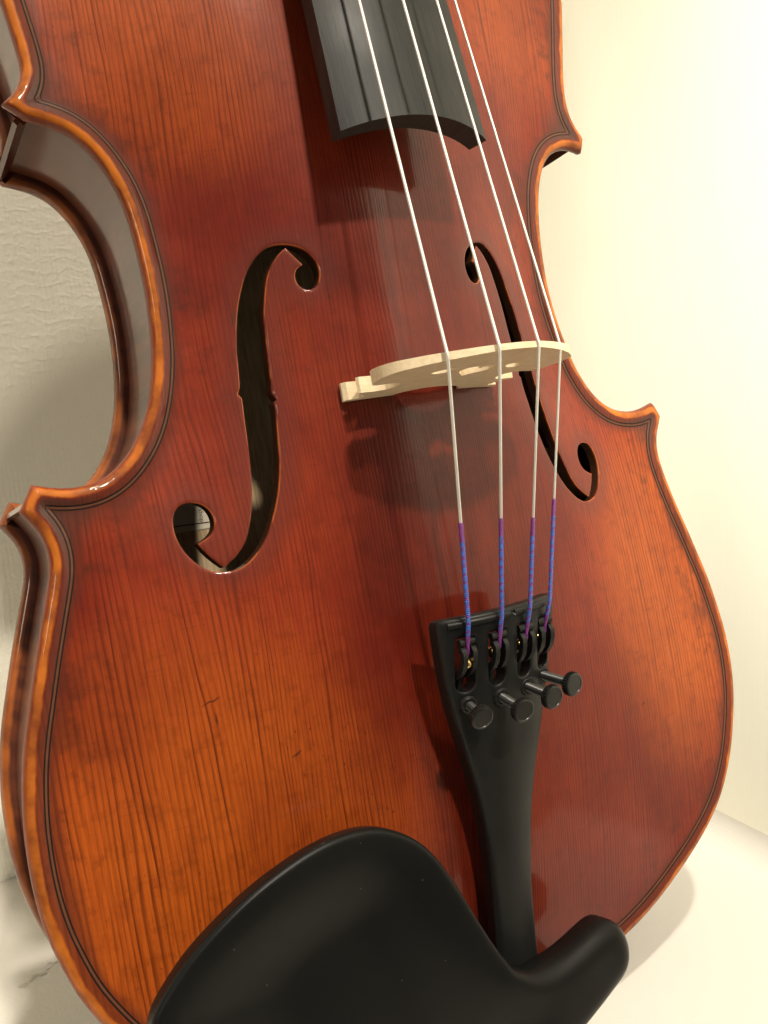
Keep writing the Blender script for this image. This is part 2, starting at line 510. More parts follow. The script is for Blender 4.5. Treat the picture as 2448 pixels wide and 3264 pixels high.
def black_metal():
    m = Nodes('black_metal')
    v, x, y, z = m.object_mm()
    m.set(Base_Color=m.mix(m.noise(v, 0.6, 2.0), (0.007, 0.007, 0.007), (0.013, 0.013, 0.012)), Metallic=0.0, Roughness=0.30, Specular_IOR_Level=0.40)
    return m.mat


def brass():
    m = Nodes('brass_ball')
    v, x, y, z = m.object_mm()
    m.set(Base_Color=m.mix(m.noise(v, 1.0, 2.0), (0.80, 0.58, 0.22), (0.60, 0.42, 0.15)), Metallic=1.0, Roughness=0.25)
    return m.mat


def string_metal():
    m = Nodes('wound_string')
    v, x, y, z = m.object_mm()
    w = m.math('SINE', m.math('MULTIPLY', y, 2 * math.pi / 0.28))
    m.set(Base_Color=m.mix(m.noise(m.vec(0.0, m.math('MULTIPLY', y, 0.25)), 1.0, 3.0), (0.76, 0.74, 0.70), (0.62, 0.59, 0.54)), Metallic=0.55, Roughness=0.38, Normal=m.bump(w, 0.00002, 0.6))
    return m.mat


def silk(y_top, y_low):
    m = Nodes('silk_thread')
    v, x, y, z = m.object_mm()
    tc = m.new('ShaderNodeTexCoord')
    sep = m.new('ShaderNodeSeparateXYZ')
    m.put(sep.inputs[0], tc.outputs['UV'])
    uu, vv = sep.outputs[0], sep.outputs[1]
    nz = m.noise(m.vec(m.math('MULTIPLY', uu, 4.0), m.math('MULTIPLY', y, 0.9), x), 1.0, 4.0, 0.65)
    ph = m.math('FRACT', m.math('ADD', m.math('ADD', m.math('MULTIPLY', y, 0.55), uu), m.math('MULTIPLY', nz, 1.6)))
    spiral = m.math('MULTIPLY', m.step(ph, 0.58, 0.66), m.step(ph, 1.0, 0.94))
    thread = m.math('SINE', m.math('MULTIPLY', y, 2 * math.pi / 0.42))
    ends = m.math('MAXIMUM', m.step(y, y_top - 4.2, y_top - 3.6), m.step(y, y_low + 5.5, y_low + 4.5))
    blue = m.mix(m.noise(m.vec(m.math('MULTIPLY', y, 1.2), uu, x), 1.0, 2.0), (0.010, 0.050, 0.34), (0.040, 0.20, 0.70))
    purple = m.mix(nz, (0.10, 0.010, 0.13), (0.24, 0.035, 0.26))
    col = m.mix(m.math('MAXIMUM', spiral, ends), blue, purple)
    m.set(Base_Color=col, Roughness=0.33, Specular_IOR_Level=0.5, Coat_Weight=0.2, Coat_Roughness=0.2, Normal=m.bump(m.math('ADD', thread, m.math('MULTIPLY', nz, 2.5)), 0.00006, 0.9))
    return m.mat


def paper():
    m = Nodes('label_paper')
    v, x, y, z = m.object_mm()
    m.set(Base_Color=m.mix(m.noise(v, 0.2, 4.0), (0.78, 0.72, 0.58), (0.66, 0.60, 0.46)), Roughness=0.8)
    return m.mat


def ink():
    m = Nodes('ink')
    v, x, y, z = m.object_mm()
    m.set(Base_Color=m.mix(m.noise(v, 1.0, 2.0), (0.02, 0.018, 0.015), (0.06, 0.05, 0.04)), Roughness=0.7)
    return m.mat


def cork():
    m = Nodes('cork')
    v, x, y, z = m.object_mm()
    m.set(Base_Color=m.mix(m.noise(v, 1.2, 4.0), (0.32, 0.20, 0.11), (0.16, 0.09, 0.05)), Roughness=0.9)
    return m.mat


def wallpaper(name, along_y=False, relief=0.16, tint=1.0):
    m = Nodes(name)
    v, x, y, z = m.object_mm()
    x = y if along_y else x
    # local x along the wall, local z up (mm)
    wx = m.math('ADD', x, m.math('MULTIPLY', m.noise(m.vec(m.math('MULTIPLY', x, 0.05), m.math('MULTIPLY', z, 0.04)), 1.0, 2.0), 3.0))
    wz = m.math('ADD', z, m.math('MULTIPLY', m.noise(m.vec(m.math('MULTIPLY', x, 0.10), m.math('MULTIPLY', z, 0.05)), 1.0, 2.0), 4.0))
    threads = m.math('MULTIPLY', m.math('SINE', m.math('MULTIPLY', wx, 2 * math.pi / 1.7)), m.noise(m.vec(m.math('MULTIPLY', x, 0.3), m.math('MULTIPLY', z, 0.12)), 1.0, 1.0))
    slub = m.noise(m.vec(m.math('MULTIPLY', wx, 0.42), m.math('MULTIPLY', wz, 0.62)), 1.0, 1.0, 0.5)
    rows = m.math('SINE', m.math('MULTIPLY', wz, 2 * math.pi / 4.2))
    slub = m.math('MULTIPLY', m.math('POWER', slub, 2.0), m.math('MULTIPLY_ADD', rows, 0.55, 1.6))
    vert = m.noise(m.vec(m.math('MULTIPLY', wx, 1.5), m.math('MULTIPLY', wz, 0.08)), 1.0, 2.0)
    grain = m.noise(v, 1.3, 3.0)
    h = m.math('ADD', m.math('ADD', m.math('MULTIPLY', slub, 1.0), m.math('MULTIPLY', threads, 0.30)), m.math('ADD', m.math('MULTIPLY', vert, 0.30), m.math('MULTIPLY', grain, 0.18)))
    col = m.mix(m.noise(m.vec(m.math('MULTIPLY', x, 0.9), m.math('MULTIPLY', z, 0.05)), 1.0, 3.0), tuple(q * tint for q in (0.82, 0.805, 0.70)), tuple(q * tint for q in (0.79, 0.77, 0.665)))
    m.set(Base_Color=col, Roughness=0.85, Specular_IOR_Level=0.2, Normal=m.bump(h, 0.0008, relief))
    return m.mat


def white_shelf():
    m = Nodes('white_shelf')
    v, x, y, z = m.object_mm()
    g = m.noise(v, 0.9, 4.0)
    p = m.noise(v, 0.012, 4.0)
    col = m.mix(p, (0.61, 0.588, 0.542), (0.57, 0.548, 0.503))
    m.set(Base_Color=col, Roughness=0.5, Specular_IOR_Level=0.3, Normal=m.bump(g, 0.00012, 0.6))
    return m.mat


def scuff():
    m = Nodes('scuff')
    v, x, y, z = m.object_mm()
    m.set(Base_Color=m.mix(m.noise(v, 1.2, 3.0), (0.34, 0.32, 0.28), (0.62, 0.59, 0.52)), Roughness=0.8)
    return m.mat


# ---------------------------------------------------------------- mesh helpers
def link(name, mesh, mat, parent=None, smooth=True, angle=50.0):
    o = bpy.data.objects.new(name, mesh)
    COL.objects.link(o)
    for mm in (mat if isinstance(mat, (list, tuple)) else [mat]):
        mesh.materials.append(mm)
    if parent is not None:
        o.parent = parent
    if smooth:
        mesh.shade_smooth()
        if angle:
            mesh.set_sharp_from_angle(angle=math.radians(angle))
    return o


def make_mesh(name, verts, faces, attrs=None, weld=True, mats=None):
    """verts in mm; duplicate vertices are welded so that normals flow across strips."""
    verts = np.asarray(verts, float)
    me = bpy.data.meshes.new(name)
    if weld:
        key = np.round(verts * 2000).astype(np.int64)
        _, first, inv = np.unique(key, axis=0, return_index=True, return_inverse=True)
        inv = inv.ravel()
        verts = verts[first]
        nf, keep = [], []
        for k, f in enumerate(faces):
            g = []
            for i in f:
                j = int(inv[i])
                if j not in g:
                    g.append(j)
            if len(g) >= 3:
                nf.append(g)
                keep.append(k)
        faces = nf
        if mats is not None:
            mats = [mats[k] for k in keep]
        if attrs:
            attrs = {k: np.asarray(v)[first] for k, v in attrs.items()}
    me.from_pydata((verts * MM).tolist(), [], [list(map(int, f)) for f in faces])
    for k, v in (attrs or {}).items():
        a = me.attributes.new(k, 'FLOAT', 'POINT')
        a.data.foreach_set('value', np.asarray(v, np.float32))
    if mats is not None:
        me.polygons.foreach_set('material_index', mats)
    me.update()
    return me


def fix_normals(me):
    bm = bmesh.new()
    bm.from_mesh(me)
    bmesh.ops.recalc_face_normals(bm, faces=bm.faces)
    bm.to_mesh(me)
    bm.free()
    return me


def loop_normals(loop):
    """unit normals pointing to the left of travel (inward for a counter-clockwise loop)"""
    t = np.roll(loop, -1, 0) - np.roll(loop, 1, 0)
    t /= np.linalg.norm(t, axis=1)[:, None]
    return np.c_[-t[:, 1], t[:, 0]]


def triangulate(outline, holes, pts):
    """plan triangulation; returns points, triangles"""
    vs = [Vector(p) for p in outline]
    es = [(i, (i + 1) % len(outline)) for i in range(len(outline))]
    for h in holes:
        b = len(vs)
        vs += [Vector(p) for p in h]
        es += [(b + i, b + (i + 1) % len(h)) for i in range(len(h))]
    vs += [Vector(p) for p in pts]
    r = delaunay_2d_cdt(vs, es, [], 0, 1e-5)
    p = np.array([(v.x, v.y) for v in r[0]])
    tris = np.array([f for f in r[2] if len(f) == 3])
    c = p[tris].mean(1)
    ok = inside(c, outline)
    for h in holes:
        ok &= ~inside(c, h)
    tris = tris[ok]
    a, b, c = p[tris[:, 0]], p[tris[:, 1]], p[tris[:, 2]]
    area = (b[:, 0] - a[:, 0]) * (c[:, 1] - a[:, 1]) - (b[:, 1] - a[:, 1]) * (c[:, 0] - a[:, 0])
    tris[area < 0] = tris[area < 0][:, ::-1]
    return p, tris[np.abs(area) > 1e-7]


def plan_points(outline, holes, rings, hole_rings, grid, ring_step=1):
    out = []
    nrm = loop_normals(outline)
    for d in rings:
        q = (outline + nrm * d)[::ring_step]
        q = q[inside(q, outline)]
        dist = seg_distance(q, outline)
        out.append(q[dist > d - 0.06])
    keep = rings[-1] + grid * 0.6 if rings else grid * 0.6
    lo, hi = outline.min(0), outline.max(0)
    gx = np.arange(lo[0], hi[0], grid)
    rows = []
    for k, yy in enumerate(np.arange(lo[1], hi[1], grid * 0.87)):
        rows.append(np.c_[gx + (k % 2) * grid / 2, np.full(len(gx), yy)])
    g = np.concatenate(rows)
    g = g[inside(g, outline)]
    g = g[seg_distance(g, outline) > keep]
    out.append(g)
    p = np.concatenate(out)
    for h in holes:
        hn = loop_normals(h)
        sgn = -1.0 if inside((h + hn * 0.05)[:1], h)[0] else 1.0
        band = max(hole_rings) + grid * 0.5 if hole_rings else grid * 0.4
        dd = seg_distance(p, h)
        p = p[(~inside(p, h)) & (dd > band)]
        add = []
        for d in hole_rings:
            q = h + sgn * hn * d
            q = q[~inside(q, h)]
            add.append(q[seg_distance(q, h) > d - 0.05])
        if add:
            p = np.concatenate([p] + add)
    return p


def strip(loops, closed=True):
    """quads between successive loops of equal length; loops are (n,3)"""
    n = len(loops[0])
    v = np.concatenate(loops)
    f = []
    m = n if closed else n - 1
    for k in range(len(loops) - 1):
        for i in range(m):
            j = (i + 1) % n
            f.append((k * n + i, k * n + j, (k + 1) * n + j, (k + 1) * n + i))
    return v, f


def merge(parts):
    vs, fs, b = [], [], 0
    for v, f in parts:
        vs.append(np.asarray(v, float))
        fs += [tuple(i + b for i in q) for q in f]
        b += len(v)
    return np.concatenate(vs), fs


def tube(path, radius, sides=12, caps=True):
    path = np.asarray(path, float)
    n = len(path)
    r = np.broadcast_to(np.asarray(radius, float), (n,))
    t = np.gradient(path, axis=0)
    t /= np.linalg.norm(t, axis=1)[:, None]
    ref = np.array([1.0, 0, 0]) if abs(t[0][0]) < 0.9 else np.array([0, 0, 1.0])
    loops = []
    ang = np.linspace(0, 2 * np.pi, sides, endpoint=False)
    for k in range(n):
        a = np.cross(t[k], ref)
        a /= np.linalg.norm(a)
        b = np.cross(t[k], a)
        loops.append(path[k] + r[k] * (np.cos(ang)[:, None] * a + np.sin(ang)[:, None] * b))
    v, f = strip(loops)
    if caps:
        f = list(f) + [tuple(range(sides))[::-1], tuple(range((n - 1) * sides, n * sides))]
    return v, f


def lathe(base, axis, profile, sides=24, knurl=None):
    """profile of (distance along the axis, radius); knurl = (indices, depth)"""
    axis = np.asarray(axis, float)
    axis = axis / np.linalg.norm(axis)
    ref = np.array([1.0, 0, 0]) if abs(axis[0]) < 0.8 else np.array([0, 1.0, 0])
    a = np.cross(axis, ref)
    a /= np.linalg.norm(a)
    b = np.cross(axis, a)
    ang = np.linspace(0, 2 * np.pi, sides, endpoint=False)
    loops = []
    for k, (h, r) in enumerate(profile):
        rr = np.full(sides, r)
        if knurl and k in knurl[0]:
            rr = rr - knurl[1] * (np.arange(sides) % 2)
        loops.append(np.asarray(base) + axis * h + rr[:, None] * (np.cos(ang)[:, None] * a + np.sin(ang)[:, None] * b))
    v, f = strip(loops)
    n = sides
    f = list(f) + [tuple(range(n))[::-1], tuple(range((len(profile) - 1) * n, len(profile) * n))]
    return v, f


def simple(name, parts, mat, parent, smooth=True, angle=40.0):
    v, f = merge(parts) if isinstance(parts, list) else parts
    return link(name, fix_normals(make_mesh(name, v, f)), mat, parent, smooth, angle)


def tag(o, label=None, category=None, kind=None):
    if label:
        o['label'] = label
    if category:
        o['category'] = category
    if kind:
        o['kind'] = kind
    return o


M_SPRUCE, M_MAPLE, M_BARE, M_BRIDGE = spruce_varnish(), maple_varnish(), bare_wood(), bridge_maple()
M_PURF, M_PURF2 = purfling_mat('purfling_black', (0.018, 0.010, 0.008)), purfling_mat('purfling_core', (0.13, 0.05, 0.026))
M_EBONY, M_PLASTIC, M_CHIN, M_METAL = ebony(), black_matte('tailpiece_black', 0.42, 0.009, 0.35, 0.22), black_matte('chinrest_black', 0.34, 0.006, 0.35, 0.13), black_metal()
M_BRASS, M_STRING, M_PAPER, M_INK, M_CORK = brass(), string_metal(), paper(), ink(), cork()

# ---------------------------------------------------------------- the place: a white shelf against a papered wall
wall_y = -WALL_N * MM


def slab(name, lo, hi, mat):
    x0, y0, z0 = lo
    x1, y1, z1 = hi
    v = [(x0, y0, z0), (x1, y0, z0), (x1, y1, z0), (x0, y1, z0), (x0, y0, z1), (x1, y0, z1), (x1, y1, z1), (x0, y1, z1)]
    f = [(0, 3, 2, 1), (4, 5, 6, 7), (0, 1, 5, 4), (1, 2, 6, 5), (2, 3, 7, 6), (3, 0, 4, 7)]
    me = bpy.data.meshes.new(name)
    me.from_pydata(v, [], f)
    me.update()
    return link(name, me, mat, None, False)


SIDE_X = 0.133
M_SHELF = white_shelf()
tag(slab('wall', (-1.6, wall_y, -0.6), (SIDE_X + 0.05, wall_y + 0.06, 1.5), wallpaper('woven_wallpaper', False, 0.20, 1.08)), kind='structure')
tag(slab('wall', (SIDE_X, -0.45, -0.6), (SIDE_X + 0.05, wall_y - 0.0004, 1.5), wallpaper('woven_wallpaper_side', True, 0.025, 1.12)), kind='structure')  # same paper tinted lighter, stronger light put into its colour
shelf = tag(slab('shelf', (-1.5, -0.10, -0.03), (SIDE_X - 0.0005, wall_y - 0.0006, 0.0), M_SHELF), kind='structure')

# rounded bead of filler where the shelf meets the two walls
def cove(name, a, b, inward_x, inward_y, r):
    t = np.linspace(0, np.pi / 2, 9)
    rows = []
    for px, py in (a, b):
        off = r * (1 - np.sin(t))
        zz = r * (1 - np.cos(t))
        rows.append(np.c_[px + inward_x * off[::1], py + inward_y * off, zz - 0.0002])
    v, f = strip(rows, closed=False)
    me = bpy.data.meshes.new(name)
    me.from_pydata(v.tolist(), [], f)
    me.update()
    return link(name, fix_normals(me), M_SHELF, shelf, True, None)


cove('filler_bead', (SIDE_X + 0.0002, -0.0995), (SIDE_X + 0.0002, wall_y - 0.001), -1, 0, 0.012)

# ---------------------------------------------------------------- the violin
violin = bpy.data.objects.new('violin', None)
COL.objects.link(violin)
violin.empty_display_size = 0.05
violin.matrix_world = VIOLIN
tag(violin, 'red-brown antiqued violin with black chinrest and blue-purple string ends, leaning on the white shelf', 'violin')

# sound holes
F_HOLE = [(-40.1, 180.7), (-39.2, 184.3), (-38.0, 187.9), (-36.5, 191.4), (-34.5, 194.3), (-32.2, 196.4), (-29.9, 197.3), (-27.4, 197.2), (-24.8, 196.4), (-22.5, 194.6), (-21.1, 192.3), (-20.7, 190.1), (-21.1, 187.9), (-22.0, 186.4), (-23.5, 185.8), (-25.0, 186.3), (-26.0, 187.5), (-26.4, 189.2), (-26.0, 190.8), (-25.1, 191.7), (-24.1, 191.9), (-27.2, 196.3), (-28.7, 195.3), (-30.2, 193.6), (-31.5, 191.7), (-32.5, 189.1), (-33.4, 185.5), (-34.1, 182.3), (-34.6, 178.6), (-34.8, 175.6), (-35.2, 171.3), (-35.5, 167.0), (-35.9, 163.5), (-35.2, 161.9), (-35.9, 161.3), (-35.9, 159.4), (-36.3, 156.2), (-36.8, 152.5), (-37.3, 148.8), (-37.9, 145.6), (-39.0, 141.5), (-40.3, 138.0), (-41.9, 134.6), (-43.8, 131.2), (-46.4, 128.3), (-48.8, 126.4), (-51.0, 125.5), (-53.5, 125.4), (-55.9, 125.9), (-58.1, 127.2), (-60.1, 129.4), (-61.5, 132.0), (-62.3, 134.7), (-62.4, 137.3), (-62.0, 139.3), (-61.1, 141.0), (-59.6, 141.8), (-57.9, 141.9), (-56.2, 141.5), (-54.8, 140.4), (-53.9, 138.7), (-53.7, 136.8), (-54.2, 135.0), (-55.5, 133.7), (-56.8, 133.1), (-58.2, 132.6), (-56.6, 129.7), (-55.0, 127.7), (-53.9, 126.5), (-52.1, 127.6), (-50.0, 129.2), (-48.3, 131.3), (-46.8, 134.4), (-45.6, 137.9), (-44.7, 141.5), (-44.0, 145.6), (-43.4, 149.9), (-43.0, 154.1), (-42.7, 157.9), (-42.4, 161.1), (-42.2, 163.5), (-42.9, 164.6), (-42.2, 165.3), (-42.0, 167.1), (-41.6, 170.3), (-41.2, 174.0)]
F_SHARP = (20, 21, 32, 33, 34, 65, 68, 79, 80, 81)


def f_loop():
    p = np.array(F_HOLE)
    out = []
    s = list(F_SHARP)
    for a, b in zip(s, s[1:] + [s[0] + len(p)]):
        seg = p[[i % len(p) for i in range(a, b + 1)]]
        if len(seg) == 2:
            t = np.linspace(0, 1, max(2, int(np.linalg.norm(seg[1] - seg[0]) / 0.6)), endpoint=False)[:, None]
            out.append(seg[0] + (seg[1] - seg[0]) * t)
        else:
            out.append(resample(seg, 0.6, 1.0)[:-1])
    return np.concatenate(out)


HOLE_L = f_loop()
HOLE_R = (HOLE_L * [-1, 1])[::-1]
HOLES = [HOLE_L, HOLE_R]

# belly
ring_d = [0.1, 0.3, 0.6, 1.0, 1.5, 2.1, 2.7, 3.4, 4.1, 4.8, 5.6, 6.6, 8.0]
pts = plan_points(OUTLINE, HOLES, ring_d, [0.12, 0.4, 1.0, 2.0], 2.4)
P2, T2 = triangulate(OUTLINE, HOLES, pts)
D2 = seg_distance(P2, OUTLINE)
HD = np.minimum(seg_distance(P2, HOLE_L), seg_distance(P2, HOLE_R))
Z2 = belly_z(P2, D2) - 0.22 * np.clip(1 - HD / 0.45, 0, 1)**2
top = (np.c_[P2, Z2], T2.tolist())
n_in = loop_normals(OUTLINE)
side_prof = [(0.0, -2.1), (0.12, -2.8), (0.5, -3.5), (1.1, -3.95), (1.9, -4.2), (5.2, -4.2)]
side = strip([np.c_[OUTLINE + n_in * d, np.full(len(OUTLINE), z)] for d, z in side_prof][::-1])
walls = []
for h in HOLES:
    zt = belly_z(h) - 0.22
    walls.append(strip([np.c_[h, zt], np.c_[h, zt - 1.4], np.c_[h, zt - 3.0]]))
sel = D2 > 5.5
under_t = [t for t in T2.tolist() if sel[t[0]] and sel[t[1]] and sel[t[2]]]
under = (np.c_[P2, Z2 - 3.0 - 0.02], [t[::-1] for t in under_t])
v_all, f_all = merge([top, side] + walls + [under])
edge_a = np.concatenate([np.minimum(D2, 40), np.zeros(len(side[0]))] + [np.full(len(w[0]), 30.0) for w in walls] + [np.full(len(under[0]), 40.0)])
# under side of the edge is dark like the very rim; walls of the holes are dark wood
edge_a[len(P2):len(P2) + len(side[0])] = 0.0
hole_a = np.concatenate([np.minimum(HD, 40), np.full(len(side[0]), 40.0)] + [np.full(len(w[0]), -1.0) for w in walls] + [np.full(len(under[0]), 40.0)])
me = make_mesh('belly', v_all, f_all, {'edge': edge_a, 'hole': hole_a})
mats_idx = None
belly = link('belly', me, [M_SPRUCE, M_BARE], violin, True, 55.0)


# purfling let into the fluting
def inset_polyline(seg, d):
    t = np.gradient(seg, axis=0)
    t /= np.linalg.norm(t, axis=1)[:, None]
    q = seg + np.c_[-t[:, 1], t[:, 0]] * d
    ok = inside(q, OUTLINE) & (seg_distance(q, OUTLINE) > d - 0.03)
    return q[ok]


def purfling_loop(d):
    runs = [inset_polyline(s, d) for s in SEGMENTS]
    return np.concatenate(runs)


def purfling_strip(d0, d1, lift, zfun):
    segs = []
    mid = purfling_loop((d0 + d1) / 2)
    keep = [0]
    for i in range(1, len(mid)):
        if np.linalg.norm(mid[i] - mid[keep[-1]]) > 0.35:
            keep.append(i)
    mid = mid[keep]
    n = loop_normals(mid)
    w = (d1 - d0) / 2
    loops = []
    for k in (-1, 0, 1):
        q = mid + n * (w * k)
        loops.append(np.c_[q, zfun(q) + lift])
    return strip(loops)


pa = purfling_strip(3.85, 4.2, 0.03, belly_z)
pc = purfling_strip(4.65, 5.0, 0.03, belly_z)
pb = purfling_strip(4.2, 4.65, 0.02, belly_z)
v_p, f_p = merge([pa, pc, pb])
idx = [0] * (len(pa[1]) + len(pc[1])) + [1] * len(pb[1])
link('purfling', make_mesh('purfling', v_p, f_p, mats=idx), [M_PURF, M_PURF2], belly)

# ribs: one bent strip of maple between each pair of corners
RIB_TOP, RIB_LOW = -4.15, -35.3


def rib_path(seg, d=3.2):
    t = np.gradient(seg, axis=0)
    t /= np.linalg.norm(t, axis=1)[:, None]
    return seg + np.c_[-t[:, 1], t[:, 0]] * d


RIB_SEGS = [SEGMENTS[0], SEGMENTS[1], np.concatenate([SEGMENTS[2], SEGMENTS[3][1:]]), SEGMENTS[4], SEGMENTS[5]]
for s in RIB_SEGS:
    a, b = rib_path(s, 3.2), rib_path(s, 4.4)
    n = len(a)
    loops = [np.c_[a, np.full(n, RIB_LOW)], np.c_[a, np.full(n, RIB_TOP)], np.c_[b, np.full(n, RIB_TOP)], np.c_[b, np.full(n, RIB_LOW)]]
    v, f = strip(loops, closed=False)
    f = list(f) + [(0, n, 2 * n, 3 * n), (n - 1, 4 * n - 1, 3 * n - 1, 2 * n - 1)]
    mesh = make_mesh('rib', v, f, {'edge': np.full(len(v), 20.0)})
    link('rib', fix_normals(mesh), M_MAPLE, violin, True, 40.0)

# back
pts_b = plan_points(OUTLINE, [], [0.15, 0.5, 1.0, 1.6, 2.4, 3.4, 4.6, 6.0], [], 4.0)
PB, TB = triangulate(OUTLINE, [], pts_b)
DB = seg_distance(PB, OUTLINE)
AB = arch(PB[:, 0], PB[:, 1])
outer = (np.c_[PB, -39.6 - bead(DB) - 0.92 * AB], [t[::-1] for t in TB.tolist()])
sb = DB > 4.5
inner = (np.c_[PB, RIB_LOW - 0.3 - 0.92 * AB], [t for t in TB.tolist() if sb[t[0]] and sb[t[1]] and sb[t[2]]])
prof_b = [(5.4, -35.3), (1.9, -35.3), (1.1, -35.55), (0.5, -36.0), (0.12, -36.8), (0.0, -37.5)]
rim = strip([np.c_[OUTLINE + n_in * d, np.full(len(OUTLINE), z)] for d, z in prof_b][::-1])
v, f = merge([outer, rim, inner])
ea = np.concatenate([np.minimum(DB, 40), np.repeat([p[0] for p in prof_b][::-1], len(OUTLINE)), np.full(len(PB), 40.0)])
me = make_mesh('back_plate', v, f, {'edge': ea})
pz = np.array([p.center.z for p in me.polygons])
pn = np.array([p.normal.z for p in me.polygons])
cen = np.array([(p.center.x, p.center.y) for p in me.polygons]) / MM
inner_face = (pn > 0) & (seg_distance(cen, OUTLINE) > 5.6)
me.polygons.foreach_set('material_index', inner_face.astype(int).tolist())
back = link('back_plate', me, [M_MAPLE, M_BARE], violin, True, 55.0)


# paper label glued inside, seen through the lower eye of the left sound hole
def inner_floor(x, y):
    return RIB_LOW - 0.3 - 0.92 * arch(x, y)


lx, ly = np.linspace(-50, -24, 18), np.linspace(136.6, 174, 24)
gx, gy = np.meshgrid(lx, ly, indexing='ij')
gz = inner_floor(gx.ravel(), gy.ravel()) + 0.25
v = np.c_[gx.ravel(), gy.ravel(), gz]
f = [(i * 24 + j, (i + 1) * 24 + j, (i + 1) * 24 + j + 1, i * 24 + j + 1) for i in range(17) for j in range(23)]
label_paper = link('label_paper', make_mesh('label_paper', v, f), M_PAPER, back)
label_paper['label'] = 'cream paper label inside the left sound hole'


def printed(text, size, at, rot_deg, name, parent):
    cu = bpy.data.curves.new(name, 'FONT')
    cu.body = text
    cu.size = size * MM
    tmp = bpy.data.objects.new('tmp_text', cu)
    COL.objects.link(tmp)
    bpy.context.view_layer.update()
    me = bpy.data.meshes.new_from_object(tmp.evaluated_get(bpy.context.evaluated_depsgraph_get()))
    bpy.data.objects.remove(tmp)
    bm = bmesh.new()
    bm.from_mesh(me)
    bmesh.ops.triangulate(bm, faces=bm.faces)
    a = math.radians(rot_deg)
    for q in bm.verts:
        x, y = q.co.x / MM, q.co.y / MM
        X = at[0] + x * math.cos(a) - y * math.sin(a)
        Y = at[1] + x * math.sin(a) + y * math.cos(a)
        q.co = Vector((X, Y, float(inner_floor(np.array([X]), np.array([Y]))[0]) + 0.31)) * MM
    bm.to_mesh(me)
    bm.free()
    me.name = name
    me.materials.clear()
    return link(name, me, M_INK, parent, False)


lettering = printed('shop', 1.95, (-40.8, 142.2), -90, 'lettering', back)
lettering['label'] = 'printed word shop on the paper label'


def ink_rule(y0, y1, w):
    xs = np.linspace(-49.5, -25, 16)
    yy = y0 + (y1 - y0) * (xs + 49.5) / 24.5
    q = []
    for k in (-1, 1):
        q.append(np.c_[xs, yy + k * w / 2, inner_floor(xs, yy) + 0.32])
    return strip(q, closed=False)


link('printed_rule', make_mesh('printed_rule', *ink_rule(138.4, 138.0, 0.28)), M_INK, back, False)

# ---------------------------------------------------------------- bridge
BY = 161.0


def bz(x):
    return float(belly_z(np.array([[x, BY]]))[0])


half = [(0, 20.8), (4.2, 20.3), (7.0, 18.8), (8.6, 17.2), (9.1, 16.2)]
foot = [(9.2, bz(9.2)), (13, bz(13)), (17, bz(17)), (21.6, bz(21.6)), (22.0, bz(21.6) + 1.5), (21.2, bz(21.6) + 2.6)]
flank = [(18.6, 15.8), (18.0, 16.8), (18.7, 18.6), (20.5, 20.4), (21.9, 21.5), (21.5, 22.3), (18.2, 22.3), (15.5, 23.1), (14.2, 25.2), (14.4, 27.7), (16.2, 29.3), (19.0, 29.1),
         (21.4, 28.5), (22.9, 29.3), (24.1, 32.0), (24.6, 35.4), (24.3, 38.4), (23.5, 40.4)]
crown = [(22, 41.9), (19, 44.6), (15, 47.35), (10, 50.0), (5.2, 51.9), (2.5, 52.35), (0, 52.5)]
right = half + foot + flank + crown
prof = np.array(right + [(-x, z) for x, z in right[-2:0:-1]])


def smooth_poly(p, step, sharp):
    return p


def densify(p, step):
    out = []
    for a, b in zip(p, np.roll(p, -1, 0)):
        n = max(1, int(np.linalg.norm(b - a) / step))
        out.append(a + (b - a) * (np.arange(n) / n)[:, None])
    return np.concatenate(out)


def ellipse(cx, cz, rx, rz, n=24, tilt=0.0):
    t = np.linspace(0, 2 * np.pi, n, endpoint=False)
    x, z = rx * np.cos(t), rz * np.sin(t)
    return np.c_[cx + x * math.cos(tilt) - z * math.sin(tilt), cz + x * math.sin(tilt) + z * math.cos(tilt)]


prof_d = densify(prof, 1.2)
tt = np.linspace(0, 2 * np.pi, 36, endpoint=False)
heart = np.c_[4.4 * np.sin(tt)**3 * 1.0, 35.0 + 0.30 * (13 * np.cos(tt) - 5 * np.cos(2 * tt) - 2 * np.cos(3 * tt) - np.cos(4 * tt))]
b_holes = [heart[::-1], ellipse(-9.6, 36.8, 2.7, 1.7, 20, 0.5), ellipse(9.6, 36.8, 2.7, 1.7, 20, -0.5)]
if inside(np.array([[0, 40.0]]), prof_d)[0]:
    pass
area2 = np.sum(prof_d[:, 0] * np.roll(prof_d[:, 1], -1) - np.roll(prof_d[:, 0], -1) * prof_d[:, 1])
if area2 < 0:
    prof_d = prof_d[::-1]
bp = plan_points(prof_d, b_holes, [], [], 2.2)
PBr, TBr = triangulate(prof_d, b_holes, bp)


def bt(z):
    return 2.1 - (z - 14) / 38.5 * 1.45


def lean_right(q):
    q = q.copy()
    q[:, 0] += 1.2 * np.clip((q[:, 1] - 24) / 16, 0, 1)
    return q


PBr, prof_d, b_holes = lean_right(PBr), lean_right(prof_d), [lean_right(h) for h in b_holes]
front = (np.c_[PBr[:, 0], BY - bt(PBr[:, 1]), PBr[:, 1]], TBr.tolist())
rear = (np.c_[PBr[:, 0], BY + bt(PBr[:, 1]), PBr[:, 1]], [t[::-1] for t in TBr.tolist()])
rims = []
for lp in [prof_d] + b_holes:
    rims.append(strip([np.c_[lp[:, 0], BY - bt(lp[:, 1]), lp[:, 1]], np.c_[lp[:, 0], BY + bt(lp[:, 1]), lp[:, 1]]]))
bridge = simple('bridge', [front, rear] + rims, M_BRIDGE, violin, True, 35.0)

# ---------------------------------------------------------------- fingerboard, neck and nut
FB_END, FB_NUT = 214.6, 486.0


